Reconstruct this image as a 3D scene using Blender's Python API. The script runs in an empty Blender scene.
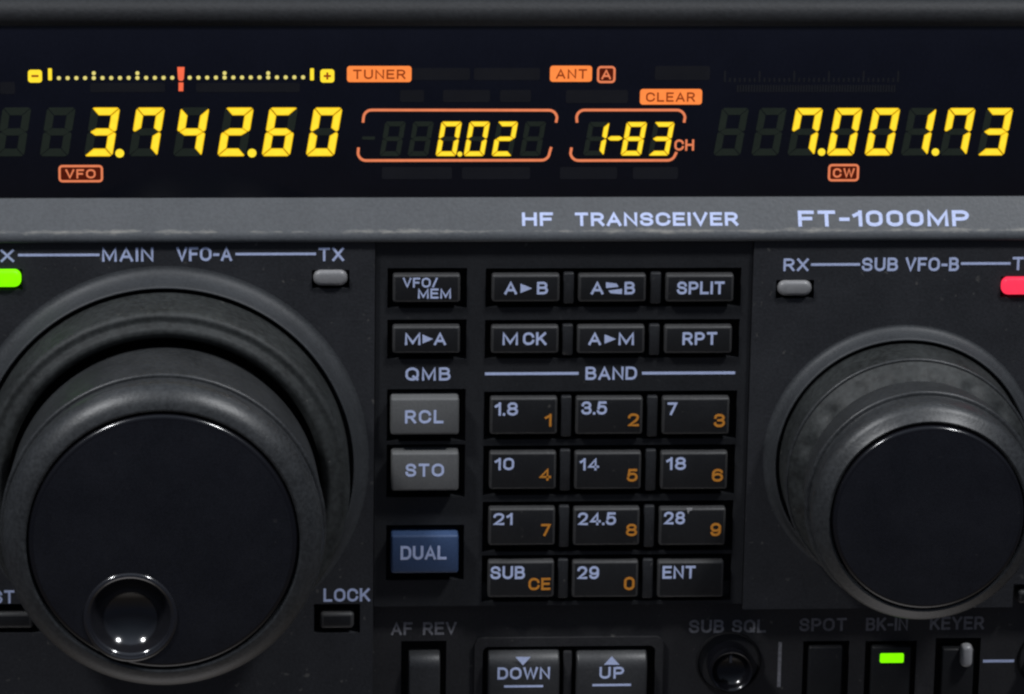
import bpy, bmesh, math, random
from mathutils import Vector, Matrix
random.seed(7)
S = bpy.context.scene
MM = 0.001

# ------------------------------------------------------------------ camera
F_PX = 4390.0
FWD = Vector((.06401, .95499, -.28966)).normalized()
RIGHT = Vector((.99794, -.06250, .01446))
RIGHT = (RIGHT - FWD * RIGHT.dot(FWD)).normalized()
UP = RIGHT.cross(FWD).normalized()
DIST = F_PX / 5.2                       # mm from lens to the panel along the view axis
CAM = -FWD * DIST                       # millimetres; panel plane is y = 0, x right, z up
cam_data = bpy.data.cameras.new("camera")
cam = bpy.data.objects.new("camera", cam_data)
S.collection.objects.link(cam)
cam_data.sensor_fit = 'HORIZONTAL'
cam_data.sensor_width = 36.0
cam_data.lens = 36.0 * F_PX / 1024.0
cam_data.clip_start = 0.01
cam_data.clip_end = 50.0
m = Matrix((RIGHT, UP, -FWD)).transposed().to_4x4()
m.translation = CAM * MM
cam.matrix_world = m
S.camera = cam

# ------------------------------------------------------------------ world (dim room) and lamps
world = bpy.data.worlds.new("World")
S.world = world
world.use_nodes = True
wn = world.node_tree.nodes; wl = world.node_tree.links
bg = wn['Background']
tc = wn.new('ShaderNodeTexCoord'); sp = wn.new('ShaderNodeSeparateXYZ')
mr = wn.new('ShaderNodeMapRange'); mr.inputs['From Min'].default_value = -1; mr.inputs['From Max'].default_value = 1
cr = wn.new('ShaderNodeValToRGB')
wl.new(tc.outputs['Generated'], sp.inputs[0]); wl.new(sp.outputs['Z'], mr.inputs['Value'])
wl.new(mr.outputs[0], cr.inputs[0]); wl.new(cr.outputs[0], bg.inputs['Color'])
el = cr.color_ramp.elements
el[0].position = 0.0; el[0].color = (1.1, 1.06, 1.08, 1)
el[1].position = 1.0; el[1].color = (.30, .35, .43, 1)
for p, c in ((.025, (.8, .77, .77, 1)), (.05, (.27, .25, .235, 1)), (.13, (.07, .060, .052, 1)), (.37, (.040, .047, .070, 1)), (.50, (.04, .045, .062, 1)), (.70, (.085, .10, .135, 1)), (.84, (.16, .19, .24, 1))):
    e = el.new(p); e.color = c
bg.inputs['Strength'].default_value = 1.0

def lamp(name, loc, target, radius, power, col):
    d = bpy.data.lights.new(name, 'AREA'); d.shape = 'DISK'; d.size = radius * 2
    d.energy = power; d.color = col
    o = bpy.data.objects.new(name, d); S.collection.objects.link(o)
    o.location = loc
    o.rotation_euler = (Vector(target) - Vector(loc)).to_track_quat('-Z', 'Y').to_euler()
    return o
lamp("ceiling_lamp", (-.86, -.50, 1.25), (0, 0, 0), .09, 14.5, (.97, .98, 1))
lamp("ceiling_lamp", (.70, -.50, 1.27), (0, 0, 0), .09, 14.5, (.97, .98, 1))

vs = S.view_settings
S.cycles.pixel_filter_type = 'BLACKMAN_HARRIS'; S.cycles.filter_width = 2.4
vs.view_transform = 'Standard'; vs.look = 'None'; vs.exposure = 0; vs.gamma = 1; vs.use_curve_mapping = False

# ------------------------------------------------------------------ picture <-> panel
class Pl:
    """a plane of the front panel: point o (mm), normal n, in-plane right U and up V"""
    def __init__(s, o, n):
        s.o = Vector(o); s.n = Vector(n).normalized()
        s.U = Vector((1, 0, 0)); s.V = (s.n.cross(s.U)).normalized()
    def ray(s, px, py):
        d = FWD * F_PX + RIGHT * (px - 512) - UP * (py - 347)
        t = (s.o - CAM).dot(s.n) / d.dot(s.n)
        return CAM + d * t
    def uv(s, px, py):
        q = s.ray(px, py) - s.o
        return q.dot(s.U), q.dot(s.V)
    def at(s, u, v, h=0):
        return s.o + s.U * u + s.V * v + s.n * h
def face(h):                      # plane parallel to the panel, h mm in front of it
    return Pl((0, -h, 0), (0, -1, 0))
def rect(pl, x0, x1, y0, y1):     # picture box -> u0,u1,v0,v1
    xm, ym = (x0 + x1) / 2, (y0 + y1) / 2
    return pl.uv(x0, ym)[0], pl.uv(x1, ym)[0], pl.uv(xm, y1)[1], pl.uv(xm, y0)[1]
def scale_at(p):                  # mm per pixel at a point
    return (Vector(p) - CAM).dot(FWD) / F_PX

# ------------------------------------------------------------------ materials
def lin(r, g, b):
    f = lambda c: (c / 255 / 12.92) if c <= 10.3 else ((c / 255 + .055) / 1.055) ** 2.4
    return (f(r), f(g), f(b), 1)
MATS = {}
def plastic(name, col, rough=.5, spec=.5, grain=2200, bump=.12, mottle=.25, coat=0, dust=0.0):
    if name in MATS: return MATS[name]
    M = bpy.data.materials.new(name); M.use_nodes = True; MATS[name] = M
    n = M.node_tree.nodes; l = M.node_tree.links; b = n['Principled BSDF']
    g = n.new('ShaderNodeNewGeometry')
    nz = n.new('ShaderNodeTexNoise'); nz.inputs['Scale'].default_value = grain; nz.inputs['Detail'].default_value = 3
    l.new(g.outputs['Position'], nz.inputs['Vector'])
    n2 = n.new('ShaderNodeTexNoise'); n2.inputs['Scale'].default_value = 110; n2.inputs['Detail'].default_value = 5
    n2.inputs['Roughness'].default_value = .65
    l.new(g.outputs['Position'], n2.inputs['Vector'])
    mx = n.new('ShaderNodeMix'); mx.data_type = 'RGBA'
    mx.inputs['A'].default_value = (*[c * (1 - mottle) for c in col[:3]], 1)
    mx.inputs['B'].default_value = (*[c * (1 + mottle) for c in col[:3]], 1)
    ad = n.new('ShaderNodeMath'); ad.operation = 'MULTIPLY_ADD'
    ad.inputs[1].default_value = .6
    rg = n.new('ShaderNodeMapRange'); rg.inputs['From Min'].default_value = .34; rg.inputs['From Max'].default_value = .66
    l.new(nz.outputs['Fac'], rg.inputs['Value']); l.new(rg.outputs[0], ad.inputs[0])
    m2 = n.new('ShaderNodeMath'); m2.operation = 'MULTIPLY'; m2.inputs[1].default_value = .4
    rh = n.new('ShaderNodeMapRange'); rh.inputs['From Min'].default_value = .33; rh.inputs['From Max'].default_value = .67
    l.new(n2.outputs['Fac'], rh.inputs['Value']); l.new(rh.outputs[0], m2.inputs[0]); l.new(m2.outputs[0], ad.inputs[2])
    l.new(ad.outputs[0], mx.inputs['Factor'])
    last = mx.outputs['Result']
    if dust > 0:                     # pale dust specks and lint resting on the plastic
        nd = n.new('ShaderNodeTexNoise'); nd.inputs['Scale'].default_value = 620; nd.inputs['Detail'].default_value = 2
        l.new(g.outputs['Position'], nd.inputs['Vector'])
        rp = n.new('ShaderNodeMapRange'); rp.inputs['From Min'].default_value = .70; rp.inputs['From Max'].default_value = .80
        rp.inputs['To Max'].default_value = dust
        l.new(nd.outputs['Fac'], rp.inputs['Value'])
        md = n.new('ShaderNodeMix'); md.data_type = 'RGBA'
        l.new(rp.outputs[0], md.inputs['Factor']); l.new(last, md.inputs['A'])
        md.inputs['B'].default_value = (.22, .21, .19, 1); last = md.outputs['Result']
    l.new(last, b.inputs['Base Color'])
    b.inputs['Roughness'].default_value = rough
    rr = n.new('ShaderNodeMapRange'); rr.inputs['To Min'].default_value = max(.02, rough - .1); rr.inputs['To Max'].default_value = min(1, rough + .1)
    l.new(n2.outputs['Fac'], rr.inputs['Value']); l.new(rr.outputs[0], b.inputs['Roughness'])
    b.inputs['Specular IOR Level'].default_value = spec
    b.inputs['Coat Weight'].default_value = coat
    b.inputs['Coat Roughness'].default_value = .04
    if bump > 0:
        bp = n.new('ShaderNodeBump'); bp.inputs['Strength'].default_value = bump; bp.inputs['Distance'].default_value = .0002
        l.new(nz.outputs['Fac'], bp.inputs['Height']); l.new(bp.outputs[0], b.inputs['Normal'])
    return M
def paint(name, col, mottle=.12):
    return plastic(name, col, .6, .3, 2500, .05, mottle)
def glow(name, rgb, k=1.0):
    if name in MATS: return MATS[name]
    M = bpy.data.materials.new(name); M.use_nodes = True; MATS[name] = M
    n = M.node_tree.nodes; l = M.node_tree.links; b = n['Principled BSDF']
    c = lin(*rgb)
    b.inputs['Base Color'].default_value = (c[0] * .2, c[1] * .2, c[2] * .2, 1)
    g = n.new('ShaderNodeNewGeometry'); nz = n.new('ShaderNodeTexNoise'); nz.inputs['Scale'].default_value = 900
    l.new(g.outputs['Position'], nz.inputs['Vector'])
    r = n.new('ShaderNodeMapRange'); r.inputs['To Min'].default_value = .86 * k; r.inputs['To Max'].default_value = 1.14 * k
    l.new(nz.outputs['Fac'], r.inputs['Value']); l.new(r.outputs[0], b.inputs['Emission Strength'])
    b.inputs['Emission Color'].default_value = c
    b.inputs['Roughness'].default_value = .4; b.inputs['Specular IOR Level'].default_value = .2
    return M

PANEL = plastic('panel plastic', (.0225, .0238, .028, 1), .55, .45, 1800, .25, .3, dust=.35)
PLATE = plastic('keypad plate plastic', (.0135, .0145, .017, 1), .55, .4, 1800, .2, .3, dust=.25)
ROCKER = plastic('rocker key plastic', (.034, .035, .037, 1), .42, .5, 2400, .15, .25, dust=.2)
LOWER = plastic('lower panel plastic', (.019, .019, .021, 1), .55, .45, 1800, .2, .3, dust=.3)
PIT = plastic('recess black', (.006, .006, .007, 1), .7, .2, 1800, .1, .2)
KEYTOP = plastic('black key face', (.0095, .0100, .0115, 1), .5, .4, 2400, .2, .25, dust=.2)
KEY = plastic('black key lit edge', (.041, .041, .042, 1), .5, .45, 2400, .2, .25, dust=.2)  # bevels and sides paler than the face: paints in the lit top edge
GREYKEY = plastic('grey key plastic', (.115, .117, .118, 1), .55, .4, 2400, .15, .12)
BLUEKEY = plastic('blue key plastic', (.040, .073, .160, 1), .5, .4, 2400, .15, .15)
KNOB = plastic('knob plastic', (.028, .030, .032, 1), .42, .5, 1500, .2, .45)
RING = plastic('ring rubber', (.0205, .0230, .0232, 1), .6, .4, 900, .3, .6, dust=.35)
COLLAR = plastic('collar plastic', (.036, .039, .043, 1), .55, .42, 1800, .2, .25)
KFACE = plastic('knob cap sheet', (.0075, .0082, .0118, 1), .38, .45, 2600, .1, .35, dust=.05)
CUP = plastic('polished black cup', (.012, .012, .0145, 1), .11, 1.0, 2600, .0, .1)
GLOSS = plastic('gloss black', (.006, .006, .008, 1), .17, .6, 2600, .0, .1)
GLASS = plastic('display glass', (.0058, .0066, .0125, 1), .10, .5, 2600, .0, .2)
CASE = plastic('case paint', (.017, .018, .020, 1), .6, .4, 1400, .3, .3)
LEVER = plastic('highlit lever plastic', (.30, .30, .31, 1), .3, .5, 2400, .05, .1)  # lamp highlight on the switch nub is put into this pale base colour
LENS = plastic('unlit lamp lens', (.23, .23, .235, 1), .35, .5, 2400, .05, .1)
INK = paint('white ink', (.52, .60, .88, 1))
INKDIM = paint('shade dimmed white ink', (.21, .21, .23, 1), .4)  # bottom labels: the ledge's shade is darkened into the ink
ORANGE = paint('orange ink', (.62, .24, .03, 1))
YEL = glow('lit yellow segment', (253, 222, 52))
AMBER = glow('lit segment edge', (246, 198, 30))
PALE = glow('lit pale yellow segment', (222, 208, 120))
ORG = glow('lit orange segment', (250, 136, 66))
SAL = glow('lit salmon segment', (222, 124, 84))
RED = glow('lit red segment', (240, 104, 70))
BROWN = glow('dim letter gap', (138, 56, 20))
DARKRED = glow('dim red backing', (74, 20, 6))
OFFSEG = plastic('unlit segment', (.021, .029, .021, 1), .5, .3, 2500, 0, .1)
FAINTTAG = plastic('unlit or reflected tag', (.0105, .011, .0150, 1), .5, .3, 2500, 0, .1)
LEDG = glow('green lamp', (128, 250, 0), 1.15)
LEDR = glow('red lamp', (255, 52, 82), 1.1)

def strip_material():
    M = plastic('brow strip paint', (.068, .074, .082, 1), .5, .5, 1500, .2, .16)
    n = M.node_tree.nodes; l = M.node_tree.links; b = n['Principled BSDF']
    return M
STRIP = strip_material()

# ------------------------------------------------------------------ object plumbing
WORLD = {}
def place(o, world_mm, parent):
    WORLD[o.name] = Vector(world_mm)
    o.location = (Vector(world_mm) - (WORLD[parent.name] if parent else Vector((0, 0, 0)))) * MM
    if parent: o.parent = parent
def obj(name, bm, mats, parent, label=None, smooth=False, sharp=35):
    """bm holds world millimetres; the object gets its own origin at the middle of the piece"""
    if not isinstance(mats, (list, tuple)): mats = [mats]
    vs_ = [v.co.copy() for v in bm.verts]
    lo = Vector([min(v[i] for v in vs_) for i in range(3)]); hi = Vector([max(v[i] for v in vs_) for i in range(3)])
    c = (lo + hi) / 2
    for v in bm.verts: v.co = (v.co - c) * MM
    if smooth:
        for f in bm.faces: f.smooth = True
        for e in bm.edges:
            if len(e.link_faces) == 2 and e.calc_face_angle(0) > math.radians(sharp): e.smooth = False
    me = bpy.data.meshes.new(name); bm.to_mesh(me); bm.free()
    for q in mats: me.materials.append(q)
    o = bpy.data.objects.new(name, me); S.collection.objects.link(o)
    place(o, c, parent)
    if label: o['label'] = label
    return o

radio = bpy.data.objects.new('radio_transceiver', None); S.collection.objects.link(radio)
radio.empty_display_size = .02
place(radio, (0, 60, -96), None)
radio['label'] = 'black desktop radio transceiver with lit yellow frequency display, two round tuning knobs and keypad'
radio['category'] = 'radio'

def prism(bm, pts, pl, h0, h1, mi=0):
    """flat polygon pts (u,v) counter-clockwise seen from the front, from height h0 to h1"""
    a = sum(pts[i][0] * pts[(i + 1) % len(pts)][1] - pts[(i + 1) % len(pts)][0] * pts[i][1] for i in range(len(pts)))
    if a < 0: pts = pts[::-1]
    f = [bm.verts.new(pl.at(u, v, h1)) for u, v in pts]
    k = [bm.verts.new(pl.at(u, v, h0)) for u, v in pts]
    n = len(pts)
    bm.faces.new(f).material_index = mi
    for i in range(n):
        j = (i + 1) % n
        bm.faces.new((f[i], k[i], k[j], f[j])).material_index = mi
def rrect(u0, u1, v0, v1, r, seg=5):
    out = []
    r = min(r, (u1 - u0) / 2 - 1e-4, (v1 - v0) / 2 - 1e-4)
    for cx, cy, a0 in ((u1 - r, v1 - r, 0), (u0 + r, v1 - r, 90), (u0 + r, v0 + r, 180), (u1 - r, v0 + r, 270)):
        for k in range(seg + 1):
            a = math.radians(a0 + 90 * k / seg); out.append((cx + r * math.cos(a), cy + r * math.sin(a)))
    return out
def ring_prism(bm, outer, inner, pl, h0, h1, mi=0):
    n = len(outer)
    O1 = [bm.verts.new(pl.at(*p, h1)) for p in outer]; I1 = [bm.verts.new(pl.at(*p, h1)) for p in inner]
    O0 = [bm.verts.new(pl.at(*p, h0)) for p in outer]; I0 = [bm.verts.new(pl.at(*p, h0)) for p in inner]
    for i in range(n):
        j = (i + 1) % n
        for q in ((O1[i], O1[j], I1[j], I1[i]), (O0[i], O0[j], O1[j], O1[i]), (I1[i], I1[j], I0[j], I0[i])):
            bm.faces.new(q).material_index = mi
    bmesh.ops.recalc_face_normals(bm, faces=bm.faces)
def ribbon(bm, pts, w, pl, h0, h1, mi=0):
    """open polyline (u,v) of width w"""
    L, R_ = [], []
    for i, p in enumerate(pts):
        a = Vector(pts[max(0, i - 1)]); b = Vector(pts[min(len(pts) - 1, i + 1)])
        d = (b - a).normalized(); nn = Vector((-d.y, d.x)) * w / 2
        L.append((p[0] + nn.x, p[1] + nn.y)); R_.append((p[0] - nn.x, p[1] - nn.y))
    prism(bm, L + R_[::-1], pl, h0, h1, mi)
def lathe(bm, prof, c, seg=160, fn=None, mi=0):
    """profile (r, h): h toward the viewer along -Y from centre c (mm)"""
    c = Vector(c); rows = []
    for r, h in prof:
        if r < 1e-6: rows.append([bm.verts.new(c + Vector((0, -h, 0)))])
        else:
            row = []
            for i in range(seg):
                a = 2 * math.pi * i / seg
                rr, hh = (fn(r, h, a) if fn else (r, h))
                row.append(bm.verts.new(c + Vector((rr * math.cos(a), -hh, rr * math.sin(a)))))
            rows.append(row)
    for A, B in zip(rows, rows[1:]):
        for i in range(seg):
            j = (i + 1) % seg
            if len(A) == 1 and len(B) == 1: continue
            if len(A) == 1: q = (A[0], B[i], B[j])
            elif len(B) == 1: q = (A[i], A[j], B[0])
            else: q = (A[i], A[j], B[j], B[i])
            bm.faces.new(q).material_index = mi
    bmesh.ops.recalc_face_normals(bm, faces=bm.faces)
def block(bm, pl, u0, u1, v0, v1, h0, h1, bev=.5, seg=3, top=None):
    """box standing on the plane with its front edges rounded"""
    ps = [(u0, v0), (u1, v0), (u1, v1), (u0, v1)]
    f = [bm.verts.new(pl.at(u, v, h1)) for u, v in ps]; k = [bm.verts.new(pl.at(u, v, h0)) for u, v in ps]
    ff = bm.faces.new(f); fs = [ff]
    for i in range(4):
        j = (i + 1) % 4; fs.append(bm.faces.new((f[i], k[i], k[j], f[j])))
    fs.append(bm.faces.new(k[::-1]))
    if top:
        te = bm.edges.get((f[2], f[3]))
        bmesh.ops.bevel(bm, geom=[te], offset=top, segments=8, profile=.5, affect='EDGES', clamp_overlap=True)
        kept = [e for e in bm.edges if e.is_valid and len(e.link_faces) == 2 and e.calc_face_angle(0) > math.radians(50)
                and not all(abs((v.co - pl.o).dot(pl.n) - h0) < 1e-5 for v in e.verts)]
        if bev: bmesh.ops.bevel(bm, geom=kept, offset=bev, segments=seg, profile=.5, affect='EDGES', clamp_overlap=True)
    elif bev:
        es = list(ff.edges) + [bm.edges.get((f[i], k[i])) for i in range(4)]
        bmesh.ops.bevel(bm, geom=es, offset=bev, segments=seg, profile=.5, affect='EDGES', clamp_overlap=True)
def plate(bm, pl, u0, u1, v0, v1, holes, h0, h1):
    """sheet with rectangular openings, real thickness"""
    us = sorted({u0, u1, *[x for h in holes for x in h[:2]]}); vs2 = sorted({v0, v1, *[x for h in holes for x in h[2:]]})
    inside = lambda u, v: any(h[0] < u < h[1] and h[2] < v < h[3] for h in holes)
    solid = {}
    for i in range(len(us) - 1):
        for j in range(len(vs2) - 1):
            solid[i, j] = not inside((us[i] + us[i + 1]) / 2, (vs2[j] + vs2[j + 1]) / 2)
    cache = {}
    def V(i, j, h):
        if (i, j, h) not in cache: cache[i, j, h] = bm.verts.new(pl.at(us[i], vs2[j], h))
        return cache[i, j, h]
    for (i, j), s in solid.items():
        if not s: continue
        bm.faces.new((V(i, j, h1), V(i + 1, j, h1), V(i + 1, j + 1, h1), V(i, j + 1, h1)))
        for di, dj, a, b in ((-1, 0, (i, j + 1), (i, j)), (1, 0, (i + 1, j), (i + 1, j + 1)), (0, -1, (i, j), (i + 1, j)), (0, 1, (i + 1, j + 1), (i, j + 1))):
            if not solid.get((i + di, j + dj), False):
                bm.faces.new((V(*a, h1), V(*a, h0), V(*b, h0), V(*b, h1)))

# ------------------------------------------------------------------ lettering
# sans serif letters as strokes in a unit-high box: (closed, [(x, y, corner radius), ...])
def _S(*pts, c=False): return (c, [(p + (0,))[:3] for p in pts])
STROKES = {
    '0': (.58, [_S((0, 0, .29), (.58, 0, .29), (.58, 1, .29), (0, 1, .29), c=True)]),
    '1': (.28, [_S((.28, 0), (.28, 1)), _S((.02, .74), (.25, .93))]),
    '2': (.58, [_S((0, .76), (0, 1, .27), (.57, 1, .28), (.57, .56, .22), (.02, 0), (.58, 0))]),
    '3': (.58, [_S((.01, .78), (.01, 1, .25), (.55, 1, .25), (.55, .53, .22), (.22, .53)), _S((.24, .53), (.58, .53, .24), (.58, 0, .27), (0, 0, .27), (0, .22))]),
    '4': (.64, [_S((.47, 0), (.47, .98), (.0, .25), (.64, .25))]),
    '5': (.58, [_S((.54, 1), (.09, 1), (.04, .48)), _S((.06, .55), (.14, .64, .1), (.58, .64, .28), (.58, 0, .29), (0, 0, .27), (0, .2))]),
    '6': (.58, [_S((0, 0, .28), (.58, 0, .28), (.58, .61, .28), (0, .61, .28), c=True), _S((0, .32), (0, 1, .36), (.56, 1, .25), (.56, .82))]),
    '7': (.58, [_S((0, 1), (.58, 1), (.2, 0))]),
    '8': (.58, [_S((.03, .53, .23), (.55, .53, .23), (.55, 1, .23), (.03, 1, .23), c=True), _S((0, 0, .27), (.58, 0, .27), (.58, .53, .26), (0, .53, .26), c=True)]),
    '9': (.58, [_S((0, .39, .28), (.58, .39, .28), (.58, 1, .28), (0, 1, .28), c=True), _S((.58, .68), (.58, 0, .36), (.02, 0, .25), (.02, .18))]),
    'A': (.70, [_S((0, 0), (.35, 1), (.70, 0)), _S((.17, .30), (.53, .30))]),
    'B': (.62, [_S((0, 0), (0, 1)), _S((.02, 1), (.57, 1, .23), (.57, .53, .23), (.05, .53)), _S((.3, .53), (.62, .53, .25), (.62, 0, .26), (.02, 0))]),
    'C': (.70, [_S((.69, .72), (.66, 1, .33), (0, 1, .36), (0, 0, .36), (.66, 0, .33), (.70, .28))]),
    'D': (.66, [_S((0, 0), (0, 1), (.66, 1, .40), (.66, 0, .40), c=True)]),
    'E': (.56, [_S((.55, 1), (0, 1), (0, 0), (.56, 0)), _S((.05, .52), (.50, .52))]),
    'F': (.55, [_S((.55, 1), (0, 1), (0, 0)), _S((.05, .50), (.47, .50))]),
    'H': (.64, [_S((0, 0), (0, 1)), _S((.64, 0), (.64, 1)), _S((.05, .52), (.59, .52))]),
    'I': (.0, [_S((0, 0), (0, 1))]),
    'K': (.64, [_S((0, 0), (0, 1)), _S((.60, 1), (.04, .38)), _S((.24, .56), (.64, 0))]),
    'L': (.52, [_S((0, 1), (0, 0), (.52, 0))]),
    'M': (.78, [_S((0, 0), (0, 1), (.39, .1), (.78, 1), (.78, 0))]),
    'N': (.64, [_S((0, 0), (0, 1), (.64, 0), (.64, 1))]),
    'O': (.74, [_S((0, 0, .37), (.74, 0, .37), (.74, 1, .37), (0, 1, .37), c=True)]),
    'P': (.60, [_S((0, 0), (0, 1)), _S((.02, 1), (.60, 1, .27), (.60, .44, .27), (.05, .44))]),
    'Q': (.74, [_S((0, 0, .37), (.74, 0, .37), (.74, 1, .37), (0, 1, .37), c=True), _S((.46, .26), (.72, .02))]),
    'R': (.62, [_S((0, 0), (0, 1)), _S((.02, 1), (.60, 1, .26), (.60, .46, .26), (.05, .46)), _S((.36, .42), (.62, 0))]),
    'S': (.62, [_S((.60, .76), (.59, 1, .28), (.02, 1, .27), (.02, .56, .2), (.62, .48, .22), (.62, 0, .28), (0, 0, .28), (0, .25))]),
    'T': (.62, [_S((0, 1), (.62, 1)), _S((.31, 0), (.31, .95))]),
    'U': (.64, [_S((0, 1), (0, 0, .32), (.64, 0, .32), (.64, 1))]),
    'V': (.68, [_S((0, 1), (.34, 0), (.68, 1))]),
    'W': (.98, [_S((0, 1), (.24, 0), (.49, .98), (.74, 0), (.98, 1))]),
    'X': (.64, [_S((0, 0), (.64, 1)), _S((0, 1), (.64, 0))]),
    'Y': (.66, [_S((0, 1), (.33, .45), (.66, 1)), _S((.33, 0), (.33, .42))]),
    '-': (.30, [_S((0, .44), (.30, .44))]), '/': (.36, [_S((0, 0), (.36, 1))]), '.': (.0, [_S((0, 0), (0, .001))]),
}
def rounded(pts, closed):
    out, n = [], len(pts)
    for i, (x, y, r) in enumerate(pts):
        if r <= 0 or (not closed and i in (0, n - 1)): out.append((x, y)); continue
        p, a, b_ = Vector((x, y)), Vector(pts[i - 1][:2]), Vector(pts[(i + 1) % n][:2])
        d1, d2 = (a - p), (b_ - p); r1 = min(r, d1.length * .5 if closed or i > 1 else d1.length); r2 = min(r, d2.length * .5 if closed or i < n - 2 else d2.length)
        s0, s1 = p + d1.normalized() * r1, p + d2.normalized() * r2
        for k in range(7):
            t = k / 6; u = 1 - t; w_ = .72
            den = u * u + 2 * u * t * w_ + t * t
            q = (s0 * u * u + p * 2 * u * t * w_ + s1 * t * t) / den; out.append((q.x, q.y))
    res = [out[0]]
    for q in out[1:]:
        if (Vector(q) - Vector(res[-1])).length > 1e-3: res.append(q)
    if closed and (Vector(res[0]) - Vector(res[-1])).length < 1e-3: res.pop()
    if len(res) < 2: res = out[:2]
    return res
def letter(bm, text, pl, box, h=.06, sw=.172, spacing=1.0, mi=0):
    """text of stroke letters fitted to the picture box (x0,x1,y0,y1) on plane pl"""
    u0, u1, v0, v1 = rect(pl, *box); H = v1 - v0; w = sw * H
    gap = .31 * spacing; x = 0; items = []
    for i, ch in enumerate(text):
        if ch == '1' and i: x -= .05
        if ch == '.': x -= .04
        wd, st = STROKES[ch]; items.append((x, st)); x += wd + gap + (-.04 if ch == '.' else 0)
    tot = max(x - gap, .001); kx = (u1 - u0 - w) / tot if tot > .05 else 1; ky = H - w
    lev = 0
    for x, st in items:
        for closed, pts in st:
            P = [Vector((u0 + w / 2 + (x + p[0]) * kx, v0 + w / 2 + p[1] * ky)) for p in rounded(pts, closed)]
            n = len(P); lev = (lev + 1) % 4; hh = h + lev * .004
            if not closed:
                d = (P[0] - P[1]).normalized(); P[0] = P[0] + d * w / 2
                d = (P[-1] - P[-2]).normalized(); P[-1] = P[-1] + d * w / 2
            L, R_ = [], []
            for i, p in enumerate(P):
                a = P[i - 1] if (i or closed) else None; b_ = P[(i + 1) % n] if (i < n - 1 or closed) else None
                d1 = (p - a).normalized() if a is not None else (b_ - p).normalized()
                d2 = (b_ - p).normalized() if b_ is not None else d1
                n1 = Vector((-d1.y, d1.x)); n2 = Vector((-d2.y, d2.x)); mm = (n1 + n2)
                if mm.length < .2: mm = n1
                mm.normalize(); k = min(1 / max(.2, mm.dot(n1)), 1.75)
                L.append(p + mm * w / 2 * k); R_.append(p - mm * w / 2 * k)
            T = [[bm.verts.new(pl.at(q.x, q.y, hh)) for q in S_] for S_ in (L, R_)]; B = [[bm.verts.new(pl.at(q.x, q.y, 0)) for q in S_] for S_ in (L, R_)]
            for i in range(n if closed else n - 1):
                j = (i + 1) % n
                for q in ((T[0][i], T[1][i], T[1][j], T[0][j]), (T[0][i], T[0][j], B[0][j], B[0][i]), (T[1][j], T[1][i], B[1][i], B[1][j])):
                    bm.faces.new(q).material_index = mi
            if not closed:
                bm.faces.new((T[0][0], B[0][0], B[1][0], T[1][0])).material_index = mi
                bm.faces.new((T[0][-1], T[1][-1], B[1][-1], B[0][-1])).material_index = mi
def word(text, pl, box, parent, mat, name='lettering', **kw):
    bm = bmesh.new(); letter(bm, text, pl, box, **kw)
    return obj(name, bm, mat, parent)
def shape(pxs, pl, parent, mat, name='symbol', h=.06):
    bm = bmesh.new()
    for p in pxs: prism(bm, [pl.uv(*q) for q in p], pl, 0.004, h)
    return obj(name, bm, mat, parent)
def line(pl, x0, x1, y, parent, w=2.0, mat=None, name='printed_line', vert=False):
    bm = bmesh.new(); k = w / 2
    if vert: b = rect(pl, y - k, y + k, x0, x1)
    else: b = rect(pl, x0, x1, y - k, y + k)
    prism(bm, [(b[0], b[2]), (b[1], b[2]), (b[1], b[3]), (b[0], b[3])], pl, .004, .06)
    return obj(name, bm, mat or INK, parent)

# ------------------------------------------------------------------ planes of the front
H_PANEL, H_PLATE, H_LOWER, H_SCREEN = .6, 0.0, -2.2, -3.4
PP, PK, PLW, PS = face(H_PANEL), face(H_PLATE), face(H_LOWER), face(H_SCREEN)
XL, XR, ZB = -170.0, 165.0, -92.0
z_strip_bot = face(1.4).ray(512, 242)[2]
z_screen_bot = face(-3.0).ray(512, 197.5)[2]
z_screen_top = face(H_SCREEN).ray(512, 27)[2]
xk0, xk1 = PK.ray(374, 430)[0], PK.ray(748, 430)[0]
z_ledge = face(H_PANEL).ray(600, 606)[2]

def extrude_x(bm, prof, x0, x1):
    """closed profile of (y, z) mm swept along x"""
    A = [bm.verts.new((x0, y, z)) for y, z in prof]; B = [bm.verts.new((x1, y, z)) for y, z in prof]
    n = len(prof)
    for i in range(n):
        j = (i + 1) % n; bm.faces.new((A[i], A[j], B[j], B[i]))
    bm.faces.new(A[::-1]); bm.faces.new(B)
    bmesh.ops.recalc_face_normals(bm, faces=bm.faces)

# case body and the rounded top lip
bm = bmesh.new()
zt = z_screen_top + 7
extrude_x(bm, [(7.5, ZB), (230, ZB), (230, zt), (7.5, zt)], XL, XR)
obj('case', bm, CASE, radio)
bm = bmesh.new()
rl = 3.0; zc = face(-3).ray(512, 15.5)[2]; yc = 5.5
prof = [(yc + rl * math.cos(math.radians(a)) * -1, zc + rl * math.sin(math.radians(a))) for a in range(-100, 71, 6)]
prof += [(yc + 6, zc + rl + .9), (yc + 16, zc + rl + 2.2), (yc + 16, zc - rl)]
extrude_x(bm, prof, XL, XR)
obj('top_lip', bm, CASE, radio, smooth=True)

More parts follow.
